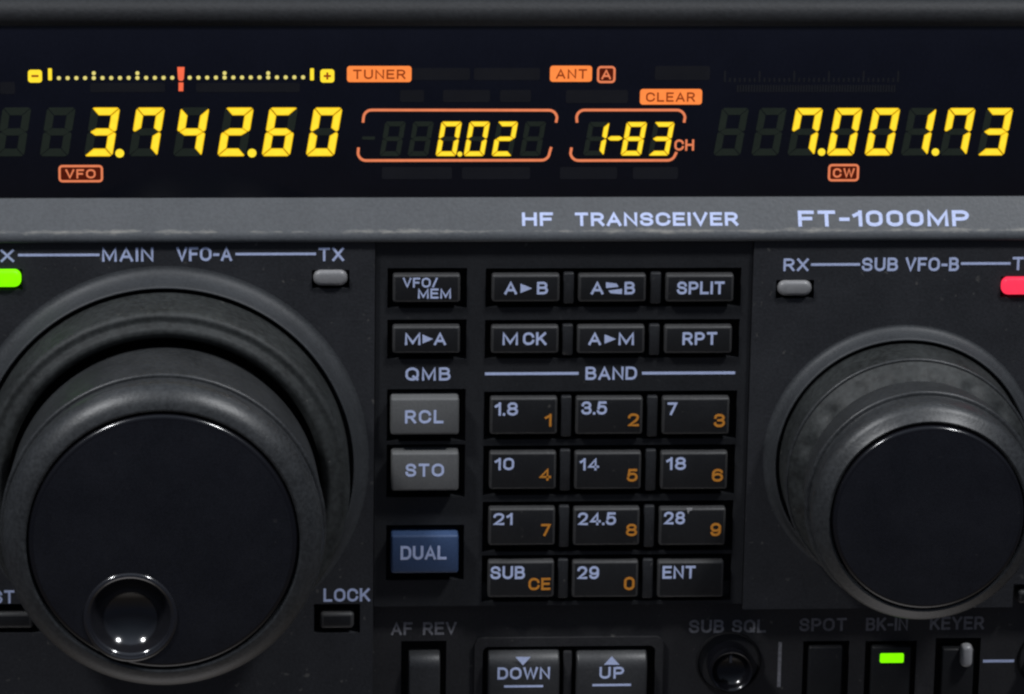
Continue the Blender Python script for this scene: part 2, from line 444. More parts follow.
# brow strip under the display (slopes up and back)
bm = bmesh.new()
y0, y1 = -1.4, 3.2
zb, z1 = z_strip_bot, z_screen_bot
prof = [(y0 + 3, zb), (y0 + .25, zb), (y0, zb + .25), (y0, zb + .9), (y0 + .15, zb + 1.5), (y0 + .5, zb + 2.0), (y1, z1), (y1 + .15, z1 - .05), (y1 + .15, zb)]
extrude_x(bm, prof, XL, XR)
strip = obj('brow_strip', bm, STRIP, radio, smooth=True, sharp=50)
pa, pb = Vector((0, y0 + .5, zb + 2.0)), Vector((0, y1, z1))
sl = (pb - pa).normalized(); nrm = Vector((1, 0, 0)).cross(sl)
PST = Pl(pa, nrm if nrm.y < 0 else -nrm)
if PST.V.z < 0: PST.V = -PST.V
word('HF', PST, (522, 553, 212.5, 226), strip, INK, sw=.215, spacing=1.05)
word('TRANSCEIVER', PST, (575, 738, 212.5, 226), strip, INK, sw=.21, spacing=1.1)
word('FT-1000MP', PST, (798, 969, 210.5, 226.5), strip, INK, sw=.215, spacing=1.08)
# worn edge of the strip: pale scuffs where the paint has rubbed thin
n = STRIP.node_tree.nodes; l = STRIP.node_tree.links; b = n['Principled BSDF']
g = n.new('ShaderNodeNewGeometry'); sx = n.new('ShaderNodeSeparateXYZ'); l.new(g.outputs['Position'], sx.inputs[0])
mp = n.new('ShaderNodeMapping'); mp.inputs['Scale'].default_value = (.35, 1, 1.2); l.new(g.outputs['Position'], mp.inputs['Vector'])
nz = n.new('ShaderNodeTexNoise'); nz.inputs['Scale'].default_value = 480; nz.inputs['Detail'].default_value = 6; nz.inputs['Roughness'].default_value = .7
l.new(mp.outputs[0], nz.inputs['Vector'])
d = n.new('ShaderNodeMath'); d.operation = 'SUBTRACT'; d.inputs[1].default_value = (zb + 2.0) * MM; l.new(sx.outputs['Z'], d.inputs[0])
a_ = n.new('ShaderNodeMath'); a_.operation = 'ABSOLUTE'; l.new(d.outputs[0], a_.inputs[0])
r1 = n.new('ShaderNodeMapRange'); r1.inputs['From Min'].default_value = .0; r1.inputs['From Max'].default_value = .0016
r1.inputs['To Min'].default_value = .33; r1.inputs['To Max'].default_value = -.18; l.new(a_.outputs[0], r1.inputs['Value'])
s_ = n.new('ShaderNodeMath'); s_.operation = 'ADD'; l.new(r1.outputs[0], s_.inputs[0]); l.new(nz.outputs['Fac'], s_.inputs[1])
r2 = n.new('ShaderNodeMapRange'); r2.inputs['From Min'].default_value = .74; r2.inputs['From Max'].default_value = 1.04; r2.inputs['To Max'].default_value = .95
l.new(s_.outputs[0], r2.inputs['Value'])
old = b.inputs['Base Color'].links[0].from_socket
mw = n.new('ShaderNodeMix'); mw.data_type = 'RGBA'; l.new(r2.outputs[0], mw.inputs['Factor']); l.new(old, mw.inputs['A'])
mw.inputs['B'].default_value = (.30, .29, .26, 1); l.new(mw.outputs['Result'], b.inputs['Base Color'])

# ------------------------------------------------------------------ display
bm = bmesh.new()
block(bm, PS, XL + 4, XR - 4, z_screen_bot - .02, z_screen_top + 1.2, -3.5, 0, .12, 2)
screen = obj('display_screen', bm, GLASS, radio, smooth=True)

def seg_polys(w, h, t, g):
    m_ = h / 2; c = t * .36; e = c * .3; q = t * .46
    A = [(c, h), (w - c, h), (w - e - g, h - e), (w - t - g, h - t), (t + g, h - t), (e + g, h - e)]
    F = [(0, h - c), (e, h - e - g), (t, h - t - g), (t, m_ + q + g), (q * .75, m_ + g * 1.1), (q * .35, m_ + g * 1.2), (0, m_ + q * .5 + g)]
    G = [(q * .7 + g, m_ + q * .12), (t * .95 + g, m_ + q), (w - t * .95 - g, m_ + q), (w - q * .7 - g, m_ + q * .12), (w - q * .7 - g, m_ - q * .12), (w - t * .95 - g, m_ - q), (t * .95 + g, m_ - q), (q * .7 + g, m_ - q * .12)]
    fx = lambda P: [(w - x, y) for x, y in P]
    fy = lambda P: [(x, h - y) for x, y in P]
    return {'a': A, 'd': fy(A), 'f': F, 'b': fx(F), 'e': fy(F), 'c': fx(fy(F)), 'g': G}
LIT = {'0': 'abcdef', '1': 'bc', '2': 'abged', '3': 'abgcd', '4': 'fgbc', '6': 'afgedc', '7': 'fabc', '8': 'abcdefg', '-': 'g', ' ': ''}
def digit(ch, x, w, ytop, ybot, t, shear, ghost=True, g=.5, dot=None):
    """one seven segment character, x = picture column of its lower left corner"""
    u0, v0 = PS.uv(x, ybot); v1 = PS.uv(x, ytop)[1]
    k = scale_at(PS.ray(x, ybot)); bm = bmesh.new()
    H = v1 - v0
    for s, poly in seg_polys(w * k, H, t * k, g * k).items():
        lit = s in LIT[ch]
        if not lit and not ghost: continue
        pts = [(u0 + p[0] + shear * p[1], v0 + p[1]) for p in poly]
        prism(bm, pts, PS, .01, .10 if lit else .04, 2 if lit else 1)
        if lit:
            n_ = len(pts); ins = .02 * H; inner = []
            A2 = sum(pts[i][0] * pts[(i + 1) % n_][1] - pts[(i + 1) % n_][0] * pts[i][1] for i in range(n_))
            pp = [Vector(p) for p in (pts if A2 > 0 else pts[::-1])]
            for i in range(n_):
                d1 = (pp[i] - pp[i - 1]).normalized(); d2 = (pp[(i + 1) % n_] - pp[i]).normalized()
                q1 = Vector((-d1.y, d1.x)); q2 = Vector((-d2.y, d2.x)); mm = (q1 + q2).normalized()
                inner.append(tuple(pp[i] + mm * ins / max(.55, mm.dot(q1))))
            prism(bm, inner, PS, .09, .125, 0)
    if dot:
        cu_, cv_ = PS.uv(dot[0], dot[1]); r = dot[2] * k
        prism(bm, [(cu_ + r * math.cos(a * math.pi / 10), cv_ + r * math.sin(a * math.pi / 10)) for a in range(20)], PS, .01, .10, 0)
    o = obj('display_digit' if ch.strip() else 'unlit_digit', bm, [YEL, OFFSEG, AMBER], screen)
    if ch.strip(): o['label'] = 'lit yellow digit %s' % ch if ch != '-' else 'lit yellow dash'
    return o
for i, ch in enumerate('  374260'):
    digit(ch, -4.6 + 44.25 * i + (.6 if i > 2 else 0), 28.4, 107.5, 156.3 - .3 * i / 7, 7.9, .165, dot={2: (119.7, 153.2, 4.4), 5: (252, 153, 4.4)}.get(i))
for i, ch in enumerate('  002 '):
    digit(ch, 379.5 + 28.0 * i, 20.5, 121.5, 156, 4.9, .16, g=.4, dot={2: (459.8, 154, 2.5)}.get(i))
for i, (ch, x) in enumerate((('1', 583), ('8', 620.5), ('3', 648))):
    digit(ch, x, 20.5, 122, 155.5, 4.9, .16, g=.4)
digit('-', 602.5, 19, 122, 154.5, 5.0, .16, ghost=False)
for i, ch in enumerate('  700173'):
    digit(ch, 713.4 + 37.75 * i + {2: -1.6, 5: -1.6, 6: -.4, 7: -.6}.get(i, 0), 27, 108, 155.5 - .2 * i / 7, 7.0, .15, dot={2: (821.6, 152, 3.8), 5: (935.4, 152, 3.8)}.get(i))

def tag(name, box, mat, r=3, h=.05, outline=None, fill=None, label=None):
    bm = bmesh.new(); b = rect(PS, *box); k = scale_at(PS.ray(box[0], box[2]))
    if outline:
        ow = outline * k
        ring_prism(bm, rrect(*b, r * k), rrect(b[0] + ow, b[1] - ow, b[2] + ow, b[3] - ow, max(.05, (r - outline)) * k), PS, .01, h)
        mats = [mat]
        if fill:
            prism(bm, rrect(b[0] + ow, b[1] - ow, b[2] + ow, b[3] - ow, max(.05, (r - outline)) * k), PS, .004, h * .5, 1); mats.append(fill)
        return obj(name, bm, mats, screen, label)
    prism(bm, rrect(*b, r * k), PS, .01, h)
    return obj(name, bm, mat, screen, label)
PS2 = face(H_SCREEN + .05); PS3 = face(H_SCREEN + .03)
for txt, box, tb in (('TUNER', (347, 411.5, 66, 82), (353, 405.5, 69.5, 79)), ('ANT', (550, 592, 65.7, 81.7), (556, 587, 69, 78.7)), ('CLEAR', (640, 702, 89, 104.5), (646, 695, 92.3, 101.7))):
    tag('indicator_tag', box, ORG, label='lit orange tag reading %s' % txt); word(txt, PS2, tb, screen, BROWN, name='tag_lettering', sw=.175, spacing=1.15)
for txt, box, tb in (('VFO', (58.5, 103, 165, 182.2), (65.5, 95.5, 169.3, 178.3)), ('A', (597, 615.5, 66, 83), (601.5, 611, 69.6, 79.2)), ('CW', (828, 859, 164, 181.3), (833, 854.5, 168.3, 177.5))):
    tag('indicator_tag', box, SAL, 4, outline=2.2, fill=DARKRED, label='red outlined tag reading %s' % txt); word(txt, PS3, tb, screen, SAL, name='tag_lettering', sw=.175, spacing=1.2)
word('CH', PS, (674.5, 694, 139.5, 150.5), screen, SAL, name='tag_lettering', sw=.175, spacing=1.05)
for box in ((400, 424, 90, 102), (443, 490, 90, 102), (500, 531, 90, 102), (566, 628, 90, 103), (412, 470, 68, 80), (474, 540, 68, 80), (382, 452, 167, 179), (462, 530, 167, 179), (560, 617, 167, 179), (633, 678, 167, 179), (655, 710, 66, 80), (0, 15, 82, 94), (90, 165, 83, 92), (196, 300, 83, 92)):  # the box at the left border is a painted faint reflection, the rest unlit tags
    tag('unlit_or_reflected_tag', box, FAINTTAG, 2, .03)
# faint unlit meter over the right frequency
OFFMARK = plastic('unlit meter mark', (.0135, .0145, .018, 1), .5, .3, 2500, 0, .2)
bm = bmesh.new()
def mark(x0, x1, y0, y1):
    b = rect(PS, x0, x1, y0, y1); prism(bm, [(b[0], b[2]), (b[1], b[2]), (b[1], b[3]), (b[0], b[3])], PS, .01, .03)
for i in range(58): mark(737 + i * 2.75, 738.6 + i * 2.75, 85, 92)
for i in range(36): mark(724 + i * 4.95, 725.8 + i * 4.95, 78 if i % 7 else 71, 82)
obj('unlit_meter_scale', bm, OFFMARK, screen)
# tuning scale
def pbox(bm, box, r=.6, h=.08, mi=0):
    k = scale_at(PS.ray(box[0], box[2])); prism(bm, rrect(*rect(PS, *box), r * k, 3), PS, .01, h, mi)
bm = bmesh.new()
for i in range(1, 30):
    if i == 15: continue
    x = 50.2 + 8.72 * i; pbox(bm, (x - 2.0, x + 2.0, 76.2 - .03 * i, 80.0 - .03 * i), 1.7)
    if i % 5 == 0: pbox(bm, (x - 1.9, x + 1.9, 71.2, 75.0), 1.7)
obj('tuning_scale_dots', bm, PALE, screen)
for x in (50, 312): bm = bmesh.new(); pbox(bm, (x - 1.9, x + 1.9, 68.3, 80.2), .8); obj('tuning_scale_tick', bm, YEL, screen)
bm = bmesh.new()
prism(bm, [PS.uv(*q) for q in ((177.3, 67), (184.5, 67), (183.8, 78.5), (182.6, 80.6), (179.2, 80.6), (178, 78.5))], PS, .01, .12)
prism(bm, [PS.uv(*q) for q in ((178.6, 82.5), (183.4, 82.5), (183.2, 91), (178.6, 91))], PS, .01, .12)
obj('tuning_pointer', bm, RED, screen)
for x, s in ((28, '-'), (320.3, '+')):
    tag('scale_end_mark', (x, x + 14, 69.8 if s == '-' else 69.2, 82.5), YEL, 3, label='yellow square marked %s' % s)
    bm = bmesh.new(); cx, cy = x + 7, 76
    pb_ = lambda b: prism(bm, [(b[0], b[2]), (b[1], b[2]), (b[1], b[3]), (b[0], b[3])], PS2, .004, .03)
    pb_(rect(PS2, cx - 3.6, cx + 3.6, cy - 1, cy + 1))
    if s == '+': pb_(rect(PS2, cx - 1, cx + 1, cy - 3.6, cy - 1.05)); pb_(rect(PS2, cx - 1, cx + 1, cy + 1.05, cy + 3.6))
    obj('tag_lettering', bm, BROWN, screen)
def bracket(up, lo, h=.08):
    for pts in (up, lo):
        bm = bmesh.new(); k = scale_at(PS.ray(450, 130))
        ribbon(bm, [PS.uv(*q) for q in pts], 2.6 * k, PS, .01, h); obj('display_bracket', bm, SAL, screen)
def arc(cx, cy, r, a0, a1, n_=6, sk=0):
    return [(cx + r * math.cos(math.radians(a0 + (a1 - a0) * i / n_)) + sk * (0), cy - r * math.sin(math.radians(a0 + (a1 - a0) * i / n_))) for i in range(n_ + 1)]
bracket([(363, 122.5)] + arc(371.5, 118, 8, 175, 90) + arc(549, 118.2, 8, 90, 5) + [(556, 122.5)],
        [(358.5, 147.5)] + arc(366, 152.5, 8, 185, 270) + arc(541.5, 152.2, 8, 270, 355) + [(551.2, 147)])
bracket([(577, 122.5)] + arc(584.5, 118, 8, 175, 90) + arc(677, 118, 8, 90, 5) + [(684, 122.5)],
        [(571.5, 147.5)] + arc(578.5, 152.5, 8, 185, 270) + arc(667.5, 152.3, 8, 270, 330) + [(676.5, 152)])
bm = bmesh.new(); pbox(bm, (362, 375, 136.5, 139.5), .8, .03); obj('unlit_or_reflected_tag', bm, OFFSEG, screen)

# ------------------------------------------------------------------ front panels
ledL = rect(PP, 312, 349.5, 270, 288.5); ledRx = rect(PP, 776, 814, 280, 298.5); ledG = rect(PP, -20, 22.5, 269, 290); ledRd = rect(PP, 1000.5, 1044, 276.5, 297.5)
lockH = rect(PP, 314, 360, 604, 633); fastH = rect(PP, -20, 40, 604, 633); lock2H = rect(PP, 1013, 1060, 584, 607)
def panel_piece(name, x0, x1, z0, z1, holes, mat, pl, floor):
    bm = bmesh.new(); plate(bm, pl, x0, x1, z0, z1, holes, -3.1, 0)
    o = obj(name, bm, mat, radio)
    for h in holes:
        b2 = bmesh.new(); prism(b2, [(h[0], h[2]), (h[1], h[2]), (h[1], h[3]), (h[0], h[3])], pl, -7.0, floor)
        obj('button_recess', b2, PIT, o)
    return o
zt_p = z_strip_bot + .3
left_panel = panel_piece('front_panel', XL, xk0, ZB, zt_p, [ledG, ledL, lockH, fastH], PANEL, PP, -3)
right_panel = panel_piece('front_panel', xk1, XR, z_ledge, zt_p, [ledRx, ledRd, lock2H], PANEL, PP, -3)

# keypad plate
ROWS = [(268, 307), (319.5, 358), (391, 439), (445, 494.5), (501, 551), (554.5, 601)]
holes = []
def drift(x, y): return x + (330 - x) * (y - 288) / 11780.0     # columns lean with the perspective
for (a, b_) in ROWS:
    ym = (a + b_) / 2
    holes.append(rect(PK, drift(485.5, ym), drift(741, ym), a, b_))
for a, b_ in ((268, 308), (319.5, 359), (389, 441), (444.5, 497), (525, 580)):
    ym = (a + b_) / 2; holes.append(rect(PK, drift(387.5, ym), drift(467, ym), a, b_))
keypad = panel_piece('keypad_plate', xk0 + .15, xk1 - .15, z_ledge + .05, zt_p, holes, PLATE, PK, -2.6)

# lower panel behind the ledge
pits = [rect(PLW, 401, 446, 641, 720), rect(PLW, 480, 656, 643, 720), rect(PLW, 802, 848, 641, 720), rect(PLW, 864, 915, 641, 720), rect(PLW, 934, 979, 638, 720)]
bm = bmesh.new(); plate(bm, PLW, xk0 + .05, XR, ZB, z_ledge + 4, pits, -2.5, 0)
lower = obj('lower_panel', bm, LOWER, radio)
for h in pits:
    b2 = bmesh.new(); prism(b2, [(h[0], h[2]), (h[1], h[2]), (h[1], h[3]), (h[0], h[3])], PLW, -2.8, -2.2); obj('button_recess', b2, PIT, lower)

# printed words on the panels
for t, bx in (('RX', (-16, 14, 249.5, 262)), ('MAIN', (102, 153.5, 247.5, 261.5)), ('VFO-A', (176.5, 232, 247, 261)), ('TX', (318.5, 344, 247.5, 261)), ('LOCK', (323.5, 370, 588.5, 601.5)), ('FAST', (-32, 14.5, 590.5, 603.5))):
    word(t, PP, bx, left_panel, INK, sw=.175, spacing=1.08)
line(PP, 18, 99.5, 255, left_panel, 2.4); line(PP, 235.5, 316, 254, left_panel, 2.4)
for t, bx in (('RX', (783.5, 808.5, 258.5, 271)), ('SUB', (862, 898, 257.7, 271)), ('VFO-B', (905.5, 959, 257.5, 271)), ('TX', (1012.5, 1038, 257, 270))):
    word(t, PP, bx, right_panel, INK, sw=.175, spacing=1.08)
line(PP, 811, 860, 264.5, right_panel, 2.4); line(PP, 961, 1010.5, 263.5, right_panel, 2.4)
word('QMB', PK, (405.5, 450.5, 367.5, 380.5), keypad, INK, sw=.175, spacing=1.2)
word('BAND', PK, (585.5, 637, 366.7, 379.7), keypad, INK, sw=.175, spacing=1.02)
line(PK, 485, 578.5, 373.6, keypad, 2.6); line(PK, 642, 735, 373, keypad, 2.6)
for t, bx in (('AF', (391, 412.5, 622.3, 635)), ('REV', (423, 456.5, 622, 634.7)), ('SUB', (689, 724, 619.8, 632.8)), ('SQL', (732, 766, 619.6, 632.6)), ('SPOT', (799.5, 846.5, 618, 631)), ('BK-IN', (866, 908, 617.5, 630.5)), ('KEYER', (930, 984, 616.5, 629.5))):
    word(t, PLW, bx, lower, INKDIM, sw=.175, spacing=1.1)
line(PLW, 642, 687, 779.5, lower, 3.4, INKDIM, vert=True); line(PLW, 983, 1014, 661, lower, 2.6, INK)

# ------------------------------------------------------------------ keys
def key(box, h, mat, label, parent=None, back=-2.6, bev=.45, top=None, name='push_button', pl0=PK):
    h += random.uniform(-.12, .12)
    base = face(-pl0.o.y + h)
    b = rect(base, *box); bm = bmesh.new()
    block(bm, base, *b, back - h, 0, bev, 3, top)
    mats = mat
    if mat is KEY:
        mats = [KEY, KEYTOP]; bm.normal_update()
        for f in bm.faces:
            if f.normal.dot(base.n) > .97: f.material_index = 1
    o = obj(name, bm, mats, parent or radio, label, smooth=True, sharp=60)
    return o, base
HK = 1.3
def big(txt, o, pl, box, mat=INK, sw=.182, spacing=1.06): word(txt, pl, box, o, mat, sw=sw, spacing=spacing)
def row_keys(y0, y1):
    ym = (y0 + y1) / 2
    return [(drift(492, ym), drift(559.7, ym), y0, y1), (drift(578.5, ym), drift(646, ym), y0, y1), (drift(666, ym), drift(733.7, ym), y0, y1)]
tri = lambda x, y, w, hh: [(x, y - hh), (x, y + hh), (x + w, y)]
R1 = row_keys(275, 302); R2 = row_keys(326.5, 353.5)
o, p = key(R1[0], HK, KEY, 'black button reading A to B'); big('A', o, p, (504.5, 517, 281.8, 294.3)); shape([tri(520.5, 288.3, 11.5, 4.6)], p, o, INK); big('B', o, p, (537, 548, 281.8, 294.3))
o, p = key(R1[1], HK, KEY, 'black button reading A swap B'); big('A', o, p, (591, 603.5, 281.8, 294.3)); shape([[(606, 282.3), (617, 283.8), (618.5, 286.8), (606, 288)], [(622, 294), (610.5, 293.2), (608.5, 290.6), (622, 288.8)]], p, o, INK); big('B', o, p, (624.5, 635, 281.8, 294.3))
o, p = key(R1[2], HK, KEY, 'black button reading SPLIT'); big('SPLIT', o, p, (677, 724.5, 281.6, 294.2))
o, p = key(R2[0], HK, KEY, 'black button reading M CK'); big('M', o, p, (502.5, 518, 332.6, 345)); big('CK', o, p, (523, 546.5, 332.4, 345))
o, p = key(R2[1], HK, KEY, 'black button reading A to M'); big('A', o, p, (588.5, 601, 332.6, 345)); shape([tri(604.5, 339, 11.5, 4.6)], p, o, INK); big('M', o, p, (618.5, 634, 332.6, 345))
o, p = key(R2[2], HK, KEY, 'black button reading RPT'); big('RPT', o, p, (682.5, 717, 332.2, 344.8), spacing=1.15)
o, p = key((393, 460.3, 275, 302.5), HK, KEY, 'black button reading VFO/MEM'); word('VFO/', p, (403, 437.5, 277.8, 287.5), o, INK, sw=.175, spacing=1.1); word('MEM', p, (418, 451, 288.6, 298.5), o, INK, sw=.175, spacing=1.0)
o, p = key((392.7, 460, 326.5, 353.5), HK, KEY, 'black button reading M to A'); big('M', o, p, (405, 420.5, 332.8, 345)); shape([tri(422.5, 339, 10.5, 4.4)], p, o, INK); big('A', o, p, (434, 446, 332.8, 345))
o, p = key((390.8, 459, 398.5, 435), 2.6, GREYKEY, 'light grey button reading RCL', bev=.5); big('RCL', o, p, (405, 443.5, 410.2, 423.4), spacing=1.2)
o, p = key((391.5, 458.7, 453, 491), 2.6, GREYKEY, 'light grey button reading STO', bev=.5); big('STO', o, p, (405.5, 444, 463.8, 476.6), spacing=1.2)
o, p = key((391, 458.5, 535.5, 573.5), 2.6, BLUEKEY, 'blue button reading DUAL', bev=.5); big('DUAL', o, p, (400.5, 446.5, 546, 559.6), spacing=1.05)
NUM = [((398, 434.5), [('1.8', (494.5, 518, 402.5, 415.5), '1', (544.5, 551.5, 414, 426.5)), ('3.5', (581.5, 607, 401.5, 414.5), '2', (628, 639, 413.5, 426.3)), ('7', (667.5, 677, 402.5, 415), '3', (714, 725, 414, 427))]),
       ((452.5, 489.5), [('10', (494.5, 514, 458, 470), '4', (539.5, 551, 468.5, 480.5)), ('14', (579.5, 599, 458.3, 470.3), '5', (627, 637.5, 469, 481.5)), ('18', (666, 686, 457.3, 469.8), '6', (712, 723, 469, 481.5))]),
       ((508.5, 545.5), [('21', (493.5, 512.5, 513.2, 525), '7', (541, 550.5, 524, 536)), ('24.5', (578, 616, 512.5, 525), '8', (626, 637, 524, 536)), ('28', (664, 685, 511.8, 524.3), '9', (710.5, 721, 523, 536))]),
       ((561.5, 597.5), [('SUB', (490.5, 525, 566.3, 579), 'CE', (528.5, 550.5, 578, 590)), ('29', (577.5, 599, 566.3, 579), '0', (624, 634.5, 577, 590)), ('ENT', (662.5, 695.5, 566, 578.5), None, None)])]
for (y0, y1), ks in NUM:
    for kb, (t, tb, s, sb) in zip(row_keys(y0, y1), ks):
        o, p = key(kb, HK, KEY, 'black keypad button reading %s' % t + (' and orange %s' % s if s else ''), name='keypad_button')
        big(t, o, p, tb, sw=.175)
        if s: word(s, p, sb, o, ORANGE, sw=.175)
        if t == '28':
            bm = bmesh.new(); prism(bm, [p.uv(*q) for q in ((686.5, 508.5), (692.5, 508.2), (691.8, 510.4), (689.4, 510.8), (688.2, 514))], p, -.2, .12); obj('paint_chip', bm, LEVER, o)
for a, b_ in ((270.5, 304), (322.5, 355.5), (394, 437), (447.5, 491), (503.5, 547.5), (557, 598.5)):
    ym = (a + b_) / 2
    for xa in (563.5, 650.5):
        pr = face(.7); b = rect(pr, drift(xa, ym), drift(xa + 10.5, ym), a + 2.5, b_); bm = bmesh.new(); block(bm, pr, *b, -3.2, 0, .3, 2)
        obj('key_divider', bm, PLATE, keypad, smooth=True, sharp=60)

# indicator lamps
def pill(bm, pl, b, h0, h1, r):
    rows = []
    for ins, hh in ((0, h0), (0, h1 - .8), (.12, h1 - .4), (.35, h1 - .12), (.75, h1)):
        rows.append([bm.verts.new(pl.at(u, v, hh)) for u, v in rrect(b[0] + ins, b[1] - ins, b[2] + ins, b[3] - ins, max(.1, r - ins * .6), 6)])
    n = len(rows[0])
    for A, B in zip(rows, rows[1:]):
        for i in range(n): bm.faces.new((A[i], A[(i + 1) % n], B[(i + 1) % n], B[i]))
    bm.faces.new(rows[-1])
    bmesh.ops.recalc_face_normals(bm, faces=bm.faces)
def led(box, mat, label):
    pl = face(H_PANEL + .9); b = rect(pl, *box); bm = bmesh.new()
    pill(bm, pl, b, -1.25, .0, 1.4); obj('indicator_light', bm, mat, radio, label, smooth=True, sharp=80)
led((313.5, 347.5, 271, 286.5), LENS, 'unlit grey lamp under TX'); led((778, 812, 281.5, 296.5), LENS, 'unlit grey lamp under RX')
led((-18, 21, 270.5, 288), LEDG, 'lit green lamp'); led((1002, 1042, 278, 295.5), LEDR, 'lit red lamp')
for box, lb in (((320, 354, 613, 629), 'small black button under LOCK'), ((-16, 33, 613, 629), 'small black button under FAST'), ((1018, 1055, 591, 604), 'small black button at the right of the smaller knob')):
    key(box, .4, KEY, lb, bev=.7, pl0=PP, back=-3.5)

# lower row
o, p = key((408.5, 440, 655, 714), 2.0, ROCKER, 'narrow black switch under AF REV', bev=.35, top=3.0, pl0=PLW, name='toggle_switch')
o, p = key((488, 559.5, 653, 708), 2.6, ROCKER, 'black rocker button reading DOWN', bev=.5, top=3.6, pl0=PLW)
big('DOWN', o, p, (497.5, 550, 667.3, 679.2)); shape([[(515.5, 657), (530.5, 657), (523, 665.3)]], p, o, INK); line(p, 504, 543, 686.3, o, 2)
o, p = key((576.5, 647, 653, 708), 2.6, ROCKER, 'black rocker button reading UP', bev=.5, top=3.6, pl0=PLW)
big('UP', o, p, (599.5, 624, 667, 678.6), spacing=1.2); shape([[(604, 664.7), (619.5, 664.7), (611.8, 656.3)]], p, o, INK); line(p, 592.5, 631, 685, o, 2)
pr = face(H_LOWER + 1.2); b = rect(pr, 563, 571.5, 652, 720); bm = bmesh.new(); block(bm, pr, *b, -3.4, 0, .3, 2); obj('key_divider', bm, LOWER, lower, smooth=True)
bm = bmesh.new(); b = rect(PLW, 474, 662, 636.5, 740); c_ = rect(PLW, 482, 654, 645, 740)
ring_prism(bm, rrect(*b, 1.6), rrect(c_[0], c_[1], c_[2] + .6, c_[3], 1.2), PLW, -.4, .7); obj('button_bezel', bm, LOWER, lower, smooth=True)
o, p = key((808, 842, 647, 714), .8, KEYTOP, 'black button under SPOT', bev=.4, pl0=PLW)
o, p = key((871, 910, 647, 714), 1.0, KEYTOP, 'black button under BK-IN with a green lamp', bev=.4, pl0=PLW)
bm = bmesh.new(); prism(bm, rrect(*rect(p, 880, 903.5, 653.3, 662.3), .3), p, -.2, .25); obj('indicator_light', bm, LEDG, o, 'lit green lamp bar')
o, p = key((941, 973, 649, 714), 1.0, KEYTOP, 'black switch under KEYER', bev=.4, pl0=PLW, name='toggle_switch')
p2 = face(H_LOWER + 3.0); bm = bmesh.new(); block(bm, p2, *rect(p2, 961.5, 973, 646.5, 668), -2.0, 0, .9, 5); obj('switch_lever', bm, LEVER, o, smooth=True, sharp=80)

def small_knob(px, py, label):
    c = PLW.ray(px, py); k = scale_at(c)
    bm = bmesh.new(); lathe(bm, [(33 * k, .02), (32.4 * k, .5), (31 * k, .6), (30 * k, .3), (28.5 * k, -1.6), (0, -1.7)], c, 64); obj('knob_recess', bm, PIT, lower, smooth=True)
    bm = bmesh.new()
    lathe(bm, [(22.5 * k, -2.5), (22.5 * k, 4.2), (22 * k, 5.0), (20.6 * k, 5.5), (18.8 * k, 5.3), (17.6 * k, 4.5), (13 * k, 3.5), (6 * k, 3.1), (0, 3.0)], c, 64)
    o = obj('control_knob', bm, GLOSS, radio, label, smooth=True, sharp=60)
    q = face(H_LOWER + 3.5); cx, cz = c[0], c[2]
    bm = bmesh.new(); prism(bm, [(cx - .25, cz + 1.2), (cx + .25, cz + 1.2), (cx + .25, cz + 2.9), (cx - .25, cz + 2.9)], q, -.3, .1); obj('pointer_mark', bm, INKDIM, o)
small_knob(728.5, 662, 'small glossy black knob under SUB SQL'); small_knob(1050, 659, 'small glossy black knob at the far right of the bottom row')

# ------------------------------------------------------------------ tuning knobs
def solve_center(px, py, h): return face(h).ray(px, py)
HG = 5.6
c0 = Vector(solve_center(166, 469, HG)); k0 = scale_at(c0); Rg = 187 * k0     # mouth of the collar
axis = lambda h: Vector((c0.x, -h, c0.z))
def axis_c(c): return Vector((c.x, 0, c.z))
bm = bmesh.new()
def collar(Rg_, hg, base, wide):
    P = [(Rg_ + .5 + wide, H_PANEL - .4)]
    for k in range(13):
        t = math.radians(84 * k / 12)
        P.append((Rg_ + .5 + wide * (1 - math.sin(t)), H_PANEL + .02 + (hg - .35 - H_PANEL) * (1 - math.cos(t)) / (1 - math.cos(math.radians(84)))))
    return P + [(Rg_ + .38, hg - .1), (Rg_ + .2, hg), (Rg_ + .05, hg - .1), (Rg_, hg - .4), (Rg_, .7), (Rg_ - 4, .65)]
lathe(bm, collar(Rg, HG, 0, 2.7), axis_c(c0), 200)
obj('knob_collar', bm, COLLAR, radio, smooth=True, sharp=70)
DMAIN = 42.0
kn = scale_at(axis(HG + DMAIN))
Rr = Rg - 4 * k0
bm = bmesh.new()
b0 = HG
lathe(bm, [(Rr - .3, .8), (Rr, b0 - 1), (Rr - .1, b0 + 10.5), (Rr - .35, b0 + 11.5), (Rr - .8, b0 + 12.1), (Rr - 1.3, b0 + 12.2), (Rr - 1.8, b0 + 12.1), (Rr - 2.3, b0 + 12.3), (Rr - 3.1, b0 + 13.0), (Rr - 3.7, b0 + 13.3), (Rr - 4.3, b0 + 13.2), (Rr - 4.9, b0 + 12.7), (Rr - 5.4, b0 + 11.6), (Rr - 5.6, b0 + 4), (Rr - 8, b0 + 3)], axis_c(c0), 220)
knob_parent = None
Ro = 163 * scale_at(axis(HG + 37)); Rf = 136 * kn
bm2 = bmesh.new()
hf = HG + DMAIN
